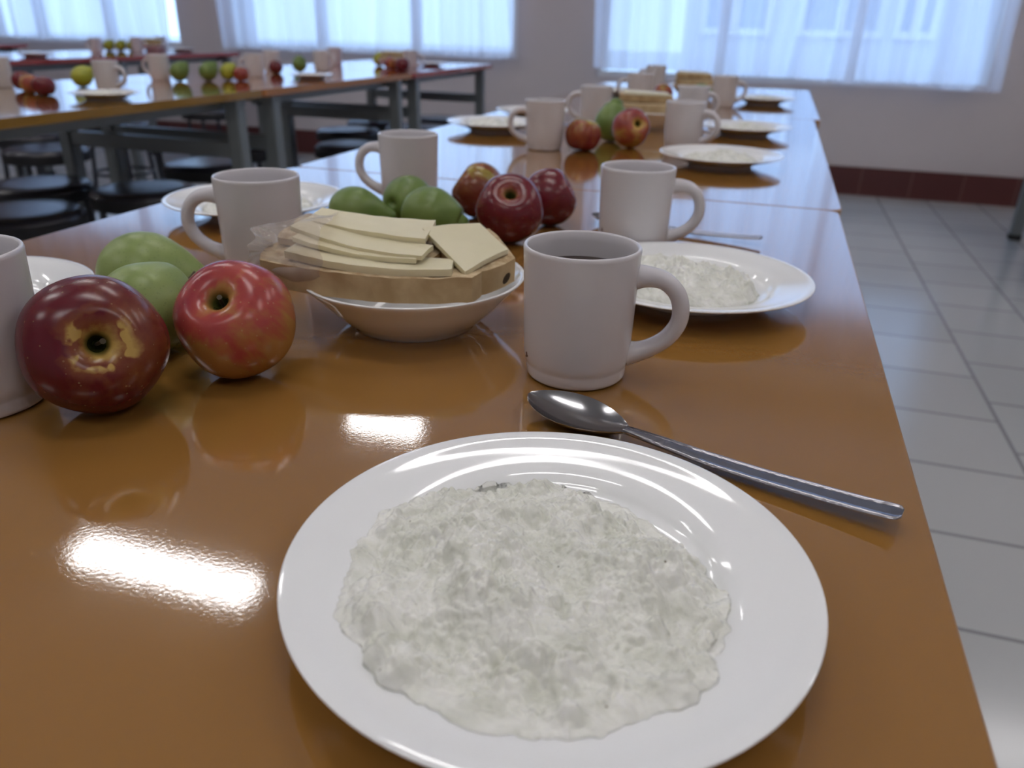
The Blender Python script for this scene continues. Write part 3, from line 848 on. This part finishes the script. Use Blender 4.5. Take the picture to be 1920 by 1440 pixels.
def engraved():
    m, nt, b = newmat('engraved_steel'); b.inputs['Base Color'].default_value = (0.33, 0.32, 0.34, 1); b.inputs['Metallic'].default_value = 1.0; b.inputs['Roughness'].default_value = 0.27
    tc = nt.nodes.new('ShaderNodeTexCoord'); wv = nt.nodes.new('ShaderNodeTexWave'); wv.inputs['Scale'].default_value = 45; wv.inputs['Distortion'].default_value = 14
    wv.inputs['Detail'].default_value = 2; nt.links.new(tc.outputs['Object'], wv.inputs['Vector'])
    bp = nt.nodes.new('ShaderNodeBump'); bp.inputs['Strength'].default_value = 0.35; bp.inputs['Distance'].default_value = 0.0004
    nt.links.new(wv.outputs['Fac'], bp.inputs['Height']); nt.links.new(bp.outputs[0], b.inputs['Normal']); return m
M['engraved'] = engraved()
spoon('steel tablespoon with engraved handle lying behind the large porridge plate', (-.1175, .4110), (.0865, .3500))
spoon('steel tablespoon lying behind the second right-hand mug', (-.1920, .9200), (.0080, .8860))
spoon('steel tablespoon on the ochre table at the left edge of the photo', (-1.95, 1.62), (-2.02, 1.42))

# ------------------------------------------------------------------ fruit
def apple_mesh(R=.038, flat=.86, seed=0.0, n=64):
    pts = [(0, .36), (.04, .37), (.085, .50), (.13, .68), (.21, .82), (.35, .893), (.55, .88), (.76, .72), (.92, .44), (1.0, .08), (.985, -.22), (.89, -.54), (.72, -.79), (.52, -.90), (.35, -.93), (.22, -.88), (.12, -.80), (0, -.76)]
    pr = crom2(pts, 4); pr[0] = (0, .36); pr[-1] = (0, -.76)
    bm = lathe(NB(), [(max(0, a), b) for a, b in pr], n)
    for v in bm.verts:
        a = math.atan2(v.co.y, v.co.x); rr = math.hypot(v.co.x, v.co.y)
        k = 1 + .014 * math.cos(5 * a + seed) * min(1, rr) + .035 * noise.noise(v.co * .9 + Vector((seed, 0, 0)))
        v.co = Vector((v.co.x * k * R, v.co.y * k * R, v.co.z * R * flat * (1 + .03 * math.cos(a + seed))))
    return bm
def axis_rot(ax):
    z = Vector(ax).normalized(); return z.to_track_quat('Z', 'Y')
def camdir(x, y, z):   # direction given right/up/towards the photographer
    return AX_R * x + AX_U * y - AX_F * z
def apple(x, y, R, ax, mat, label, stem=True, n=64, group='apples on the tables', seed=0.0, flat=.88):
    t = thing('apple', label, 'apple', (x, y, TZ), 0, group)
    q = axis_rot(ax)
    bm = apple_mesh(R, flat, seed, n)
    me_o = obj('body', bm, mat, t, True)
    # rest on the table
    zmin = min((q @ v.co).z for v in me_o.data.vertices)
    me_o.rotation_mode = 'QUATERNION'; me_o.rotation_quaternion = q; me_o.location = (0, 0, -zmin)
    if stem:
        p = crom([(0, 0, .30 * R), (.01 * R, 0, .45 * R), (.03 * R, .01 * R, .62 * R), (.07 * R, .02 * R, .78 * R)], 5)
        s = obj('stem', sweep(NB(), p, Vector((0, 1, 0)), [.0011] * (len(p) - 2) + [.0015, .0017], [.0011] * (len(p) - 2) + [.0015, .0017], 8), M['stem'], t, True, .8)
        s.rotation_mode = 'QUATERNION'; s.rotation_quaternion = q; s.location = (0, 0, -zmin)
    return t
def pear_mesh(R=.032, L_=1.55, n=56, bend=.0):
    pts = [(0, -.84), (.10, -.90), (.24, -.985), (.45, -.93), (.72, -.72), (.92, -.40), (1.0, 0), (.95, .34), (.78, .72), (.58, 1.02), (.44, 1.25 * L_ / 1.55), (.36, 1.45 * L_ / 1.55), (.27, 1.58 * L_ / 1.55), (.14, 1.64 * L_ / 1.55), (0, 1.60 * L_ / 1.55)]
    pr = crom2(pts, 4); pr[0] = (0, -.84); pr[-1] = (0, 1.60 * L_ / 1.55)
    bm = lathe(NB(), [(max(0, a), b) for a, b in pr], n)
    for v in bm.verts:
        k = 1 + .03 * noise.noise(v.co * 1.1 + Vector((R * 99, 0, 0)))
        b = bend * max(0, v.co.z) ** 2
        v.co = Vector(((v.co.x * k + b) * R, v.co.y * k * R, v.co.z * R))
    return bm
def pear(x, y, R, ax, mat, label, L_=1.55, bend=.08, n=56, group='green pears on the tables'):
    t = thing('pear', label, 'pear', (x, y, TZ), 0, group)
    q = axis_rot(ax); o = obj('body', pear_mesh(R, L_, n, bend), mat, t, True)
    zmin = min((q @ v.co).z for v in o.data.vertices)
    o.rotation_mode = 'QUATERNION'; o.rotation_quaternion = q; o.location = (0, 0, -zmin)
    z0 = 1.58 * L_ / 1.55 * R; bx = bend * (z0 / R) ** 2 * R
    s = obj('stem', sweep(NB(), crom([(bx, 0, z0), (bx + .001, 0, z0 + .006), (bx + .003, .001, z0 + .013)], 5), Vector((0, 1, 0)), .0011, .0011, 8), M['stem'], t, True, .8)
    s.rotation_mode = 'QUATERNION'; s.rotation_quaternion = q; s.location = (0, 0, -zmin)
    return t
E0 = Vector((.954, .299, 0)); F0 = Vector((-.299, .954, 0))
# near left pair of apples
def ld(ax, d):          # a world direction in the fruit's own axes
    return tuple(axis_rot(ax).inverted() @ Vector(d).normalized())
ax1 = camdir(.50, -.02, .86); ax2 = camdir(-.10, .36, .93)
apple(-.356, .324, .0402, ax1, apple_mat('crimson_apple_skin', CR, YL, ld(ax1, -E0 + Vector((0, 0, -.2))), .16, .30, .6, seed=1.9, patch=0.75), 'dark crimson apple nearest the camera with a yellow patch round its hollow', seed=.7, group='apples beside the near green pears')
apple(-.312, .395, .0378, ax2, apple_mat('blushed_apple_skin', PK, (0.38, 0.18, 0.05), ld(ax2, Vector((0, 0, 1)) - E0 * .55 + F0 * .2), .40, -.10, .7, seed=4.1), 'pink and yellow apple right of the dark crimson one', stem=True, seed=2.2, group='apples beside the near green pears')
pear(-.4440, .4640, .0335, E0 * .93 + F0 * -.02 + Vector((0, 0, -.20)), M['pear'], 'green pear lying with its neck to the right behind the near apples')
pear(-.3950, .4060, .0315, F0 * .8 + E0 * .5 + Vector((0, 0, .25)), M['pear'], 'rounded green pear between the two near apples', 1.15)
pear(-.4140, .7420, .0280, E0 * .95 + F0 * .1 + Vector((0, 0, -.2)), M['pear_dark'], 'green pear behind the sandwiches, leftmost of three', 1.5)
pear(-.3850, .8150, .0290, E0 * .5 + F0 * .8 + Vector((0, 0, -.1)), M['pear_dark'], 'green pear behind the sandwiches, middle of three', 1.4)
pear(-.3320, .7560, .0300, E0 * .90 - F0 * .15 + Vector((0, 0, -.28)), M['pear_dark'], 'green pear behind the sandwiches, rightmost of three', 1.3)
dk = apple_mat('dark_red_apple_skin', (0.13, 0.010, 0.018), (0.30, 0.13, 0.05), (0, 0, 1), .08, .22, seed=7.7)
apple(-.3270, .8900, .0330, camdir(-.72, .45, .2), apple_mat('olive_red_apple_skin', (0.13, 0.012, 0.015), (0.33, 0.27, 0.05), ld(camdir(-.72, .45, .2), (.1, .1, 1)), -.42, .10, seed=9.2), 'dark apple with an olive top, left of the three behind the sandwiches', seed=1, group='dark red apples behind the sandwiches')
apple(-.2550, .7920, .0362, camdir(.03, .35, .93), dk, 'dark red apple in front, middle of the three behind the sandwiches', stem=False, seed=2, group='dark red apples behind the sandwiches')
apple(-.2360, .8880, .0330, camdir(.80, .38, .3), dk, 'dark red apple right of the three behind the sandwiches', seed=3.3, group='dark red apples behind the sandwiches')
far_red = apple_mat('far_red_apple_skin', (0.17, 0.012, 0.015), (0.36, 0.30, 0.07), (0, 0, 1), -.42, .0, seed=3.0)
far_yel = apple_mat('far_orange_apple_skin', (0.22, 0.03, 0.03), (0.45, 0.27, 0.06), ld(camdir(.38, .0, .92), (0, 0, 1)), .30, -.08, seed=5.5)
apple(-.3390, 1.500, .0340, Vector((.1, .1, 1)), far_red, 'apple with green top and red base right of the mug, second table', n=40)
apple(-.2630, 1.581, .0370, camdir(.38, .0, .92), far_yel, 'orange-pink apple with dark hollow, second table', stem=False, n=40, flat=.9)
pear(-.3160, 1.654, .0350, Vector((.2, .2, .9)), M['pear_dark'], 'dark green pear standing between apples on the second table', 1.35, n=36)
apple(-.3480, 2.66, .0310, Vector((.1, -.3, 1)), far_yel, 'small orange apple on the far orange table', n=32)
pear(-.2350, 2.70, .030, Vector((.9, .3, .05)), M['pear_dark'], 'green pear at the far end of the near row, right of the bread', 1.4, n=28)
def fruit_cluster():
    apple(-2.04, 1.876, .0310, Vector((0, 0, 1)), dk, 'dark plum-red apple on the ochre table behind the plate, right of two', n=32)
    apple(-2.215, 1.965, .0310, Vector((.3, 0, 1)), dk, 'dark plum-red apple at the left edge on the ochre table', n=32)
    apple(-2.115, 1.90, .0300, Vector((0, -.2, 1)), far_yel, 'brown-yellow apple beside the plum-red one on the ochre table', n=32)
    pear(-2.185, 2.165, .0320, Vector((.6, .4, .5)), M['pear_yellow'], 'yellow-green pear left of the white mug on the ochre table', 1.3, n=28)
    for k, (x, y, R) in enumerate([(-2.115, 2.55, .033), (-2.050, 2.63, .033), (-2.015, 2.70, .030)]):
        pear(x, y, R, Vector((.5, .4, .6)), M['pear_dark'] if k < 2 else M['pear_yellow'],
             ['dark green pear, left of the row of three on the tan table', 'green pear, middle of the row of three on the tan table', 'yellow-green pear, right of the row of three on the tan table'][k], 1.3, n=28)
    apple(-1.955, 2.70, .0300, Vector((0, 0, 1)), far_yel, 'orange-yellow apple at the right end of the pears, tan table', n=28)
    apple(-2.12, 3.18, .0300, Vector((0, .3, 1)), dk, 'small dark red apple standing before a mug on the tan table', n=28)
    pear(-2.10, 3.34, .0320, Vector((.2, .1, 1)), M['pear_dark'], 'small green pear behind the plate on the tan table', 1.1, n=28)
    apple(-1.80, 3.80, .0340, Vector((0, 0, 1)), dk, 'dark red apple on the edge of the red second row table', n=28)
    apple(-1.88, 3.84, .0320, Vector((.4, 0, 1)), far_yel, 'orange apple beside the dark red one on the red second row table', n=28)
    for k, (x, y) in enumerate([(-4.36, 4.60), (-4.29, 4.63), (-4.23, 4.67)]):
        pear(x, y, .033, Vector((.5, .3, .6)), M['pear_yellow'], ['yellow-green pear, left of three on the third row', 'yellow-green pear, middle of three on the third row', 'yellow-green pear, right of three on the third row'][k], 1.3, n=24)
fruit_cluster()
pear(-2.075, 4.09, .033, Vector((.5, .3, .7)), M['pear_yellow'], 'yellow-green pear behind the bread dish on the red second row table, left of two', 1.2, n=28)
pear(-1.985, 4.13, .033, Vector((-.2, .3, .8)), M['pear_yellow'], 'yellow-green pear behind the bread dish on the red second row table, right of two', 1.2, n=28)

# ------------------------------------------------------------------ serving dish with open sandwiches
def dish_mesh(R=.0864, h=.040):
    prof = [(0, .003), (.042, .003), (.044, .0004), (.048, .0003), (.051, .004)]
    prof += crom2([(.056, .0075), (.066, .017), (.076, .028), (R - .0025, h - .004), (R, h - .0006), (R - .001, h), (R - .0038, h - .0012), (.073, .0290), (.063, .0185), (.052, .0098), (.040, .0072), (.02, .0065), (0, .0065)], 5)
    prof[-1] = (0, .0065)
    return lathe(NB(), prof, 128)
DC = Vector((-.248, .530, TZ))
dish0 = obj('serving_dish', dish_mesh(), M['china'], smooth=True, auto=.9); dish0.location = DC
tag(dish0, 'deep white dish holding the cheese sandwiches on the nearest table', 'dish', 'white serving dishes')

def loc(a, b, z): return E0 * a + F0 * b + Vector((0, 0, z))
def slab_piece(name, quad, th, mats, label, cat, group, rnd=.0, bulge=.0, rough=.0, seed=0.0, nu=40, nv=22, center=DC, front=0.0, taper=0.0):
    """quad: LF, RF, RB, LB in (right, away, height) from the dish; a closed slab with a bent top"""
    LF, RF, RB, LB = [Vector(q) for q in quad]
    bm = NB(); T = []; B = []
    ctr = (LF + RF + RB + LB) / 4; C0 = loc(ctr.x, ctr.y, ctr.z)
    for i in range(nu + 1):
        rt = []; rb = []
        for j in range(nv + 1):
            u = -1 + 2 * i / nu; v = -1 + 2 * j / nv
            uu = u * math.sqrt(1 - rnd * v * v); vv = v * math.sqrt(1 - rnd * u * u)
            s, t = (uu + 1) / 2, (vv + 1) / 2
            p = LF * (1 - s) * (1 - t) + RF * s * (1 - t) + RB * s * t + LB * (1 - s) * t
            p = p.copy(); p.z += bulge * (1 - u * u); p.y -= front * (1 - u * u) * (1 - t)
            q = loc(*p) - C0
            e = Vector((noise.noise(q * 60 + Vector((seed, 0, 0))), noise.noise(q * 60 + Vector((0, seed, 5))), noise.noise(q * 75 + Vector((1, 0, seed))))) * rough
            th2 = th * (1 - taper * s)
            rt.append(bm.verts.new(q + e)); rb.append(bm.verts.new(q + e * .7 - Vector((0, 0, th2)) + (Vector((0, 0, 0)))))
        T.append(rt); B.append(rb)
    for i in range(nu):
        for j in range(nv):
            f = bm.faces.new((T[i][j], T[i + 1][j], T[i + 1][j + 1], T[i][j + 1])); f.material_index = 0
            f = bm.faces.new((B[i][j], B[i][j + 1], B[i + 1][j + 1], B[i + 1][j])); f.material_index = 0
    mi = 1 if len(mats) > 1 else 0
    def rim(a, b, c, d):
        # side wall in three strips, slightly bowed out
        f = bm.faces.new((a, b, c, d)); f.material_index = mi
    for i in range(nu):
        rim(T[i][0], B[i][0], B[i + 1][0], T[i + 1][0]); rim(T[i][nv], T[i + 1][nv], B[i + 1][nv], B[i][nv])
    for j in range(nv):
        rim(T[0][j], T[0][j + 1], B[0][j + 1], B[0][j]); rim(T[nu][j], B[nu][j], B[nu][j + 1], T[nu][j + 1])
    o = obj(name, bm, mats, smooth=True, auto=.7)
    o.location = center + C0
    return tag(o, label, cat, group)
BR = [M['crumb'], M['crust']]
bg_, cg_ = 'bread slices in the near dish', 'cheese slices in the near dish'
slab_piece('bread_slice', [(-.112, -.038, .0580), (.054, -.058, .0535), (.054, -.010, .0535), (-.106, .020, .0600)], .0185, BR, 'bread slice at the front of the near dish, its tan crust side facing out', 'bread', bg_, .12, -.0015, .0011, 1, front=.011)
slab_piece('bread_slice', [(-.106, -.006, .0665), (.022, -.028, .0580), (.026, .030, .0610), (-.098, .040, .0685)], .0050, BR, 'bread slice under the middle cheese slice in the near dish', 'bread', bg_, .14, -.001, .0008, 2)
slab_piece('bread_slice', [(-.096, .010, .0730), (.010, -.010, .0665), (.014, .028, .0705), (-.090, .040, .0755)], .0045, BR, 'bread slice at the back top of the near dish under the long cheese', 'bread', bg_, .14, -.001, .0006, 3)
slab_piece('bread_slice', [(.046, -.046, .0505), (.080, -.008, .0550), (.058, .040, .0665), (.012, .004, .0680)], .0180, BR, 'bread slice at the right end of the near dish with a painted dark hole', 'bread', bg_, .12, 0, .0010, 4)
ck = dict(rough=.0005)
CH = [M['cheese']]
slab_piece('cheese_slice', [(-.088, -.036, .0645), (.034, -.054, .0592), (.034, -.030, .0592), (-.082, -.008, .0655)], .0052, CH, 'long thick cheese slice along the front bread slice', 'cheese', cg_, .0, -.0022, seed=5, front=.0095, **ck)
slab_piece('cheese_slice', [(-.086, -.020, .0705), (.008, -.046, .0632), (.008, -.028, .0640), (-.078, .002, .0725)], .0034, CH, 'narrow cheese slice wedged second from the front', 'cheese', cg_, .0, -.0025, seed=6, front=.004, **ck)
slab_piece('cheese_slice', [(-.090, -.008, .0760), (.012, -.044, .0655), (.018, -.020, .0670), (-.080, .016, .0780)], .0034, CH, 'curved cheese slice in the middle of the stack', 'cheese', cg_, .0, -.0035, seed=7, front=.004, **ck)
slab_piece('cheese_slice', [(-.082, .008, .0775), (.012, -.018, .0710), (.016, .022, .0755), (-.076, .036, .0805)], .0038, CH, 'broad cheese slice lying topmost at the back left', 'cheese', cg_, .0, -.0018, seed=8, **ck)
slab_piece('cheese_slice', [(.043, -.047, .0552), (.073, -.004, .0605), (.050, .034, .0710), (.008, .002, .0740)], .0036, CH, 'square cheese slice turned cornerwise at the right end', 'cheese', cg_, .0, .0012, seed=9, **ck)
rb_ = [o for o in C.objects if o.name.startswith('bread_slice')][-1]
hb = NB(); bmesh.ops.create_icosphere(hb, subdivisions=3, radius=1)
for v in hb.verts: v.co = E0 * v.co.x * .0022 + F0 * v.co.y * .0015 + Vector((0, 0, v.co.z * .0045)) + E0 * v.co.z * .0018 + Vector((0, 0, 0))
hole = obj('hole_shade', hb, simple('painted_hole_shade', (0.05, 0.03, 0.015), 0.95), rb_, True)  # solid dark lump; its colour stands in for the shade inside a hole
hole.location = loc(.0725, -.0260, .0445) + DC - rb_.location; hole['label'] = 'dark lump painted as the shade of an air hole in the crust'
# plastic bag round the left end of the bread
def bag():
    bm = NB(); nu, nv = 44, 72; g = []
    for i in range(nu + 1):
        s = i / nu; a = -.058 - .060 * s
        row = []
        sc_ = (1 - .25 * s ** 2)
        for j in range(nv):
            t = 2 * PI * j / nv
            b0 = -.004 + .004 * s; z0 = .0570 - .003 * s
            rb_ = (.050 - .012 * s) * sc_; rz_ = (.0270 - .005 * s) * sc_
            if z0 + rz_ * math.sin(t) < .0385 and s < .45: pass
            p = Vector((a, b0 + rb_ * math.cos(t), z0 + rz_ * math.sin(t)))
            nn = noise.noise(p * 38) * .0055 + abs(noise.noise(p * 70 + Vector((3, 0, 0)))) * .0030
            p += Vector((.010 * noise.noise(Vector((math.cos(t) * 2, math.sin(t) * 2, s * 2))), math.cos(t) * nn, math.sin(t) * nn))
            row.append(bm.verts.new(loc(*p) + DC))
        g.append(row)
    for i in range(nu):
        for j in range(nv):
            bm.faces.new((g[i][j], g[i + 1][j], g[i + 1][(j + 1) % nv], g[i][(j + 1) % nv]))
    # crumpled end
    last = g[-1]; cen = sum((v.co for v in last), Vector()) / nv; inner = []
    for j, v in enumerate(last):
        inner.append(bm.verts.new(cen + (v.co - cen) * (.55 + .2 * math.sin(j * 1.9)) + E0 * (.006 + .006 * math.sin(j * 2.7))))
    c = bm.verts.new(cen + E0 * .012)
    for j in range(nv):
        bm.faces.new((last[j], inner[j], inner[(j + 1) % nv], last[(j + 1) % nv])); bm.faces.new((inner[j], c, inner[(j + 1) % nv]))
    o = obj('plastic_bag', bm, M['film'], smooth=True, auto=.6)
    return tag(o, 'clear crumpled plastic bag wrapped over the left ends of the sandwiches', 'plastic bag')
bag()

# far dishes with bread
FD = [(-.285, 1.93, 1.0, 'white dish of sandwiches in the middle of the second table'),
      (-.285, 3.00, 1.0, 'white dish of bread on the far orange table'),
      (-1.93, 3.98, 1.0, 'white dish of bread on the red second row table'),
      (-4.20, 4.84, 1.0, 'white dish on the third row between two mugs'),
      (-2.36, 1.75, 1.0, 'white dish of bread at the left edge on the ochre table')]
for k, (x, y, s, lb) in enumerate(FD):
    dup(dish0, (x, y, TZ), 0, lb, s=s)
    c = Vector((x, y, TZ))
    where = ['second table', 'far orange table', 'red second row table', 'third row table', 'ochre table at the left edge'][k]
    gp = 'bread in the dishes beyond'; where = where.replace('ochre table at the left edge', 'ochre table')
    slab_piece('bread_slice', [(-.075, -.04, .056), (.070, -.045, .054), (.065, .005, .058), (-.07, .01, .060)], .017, BR, 'front bread slice in the dish on the ' + where, 'bread', gp, .14, 0, .001, 11 + k, 16, 10, c)
    slab_piece('bread_slice', [(-.070, -.02, .074), (.060, -.015, .071), (.055, .040, .074), (-.065, .042, .078)], .013, BR, 'upper bread slice in the dish on the ' + where, 'bread', gp, .14, 0, .001, 21 + k, 16, 10, c)
    slab_piece('cheese_slice', [(-.060, -.014, .0795), (.050, -.010, .0765), (.046, .030, .0795), (-.055, .032, .0835)], .004, CH, 'cheese slice on top of the bread in the dish on the ' + where, 'cheese', 'cheese in the dishes beyond', .0, 0, .0004, 31 + k, 12, 8, c)
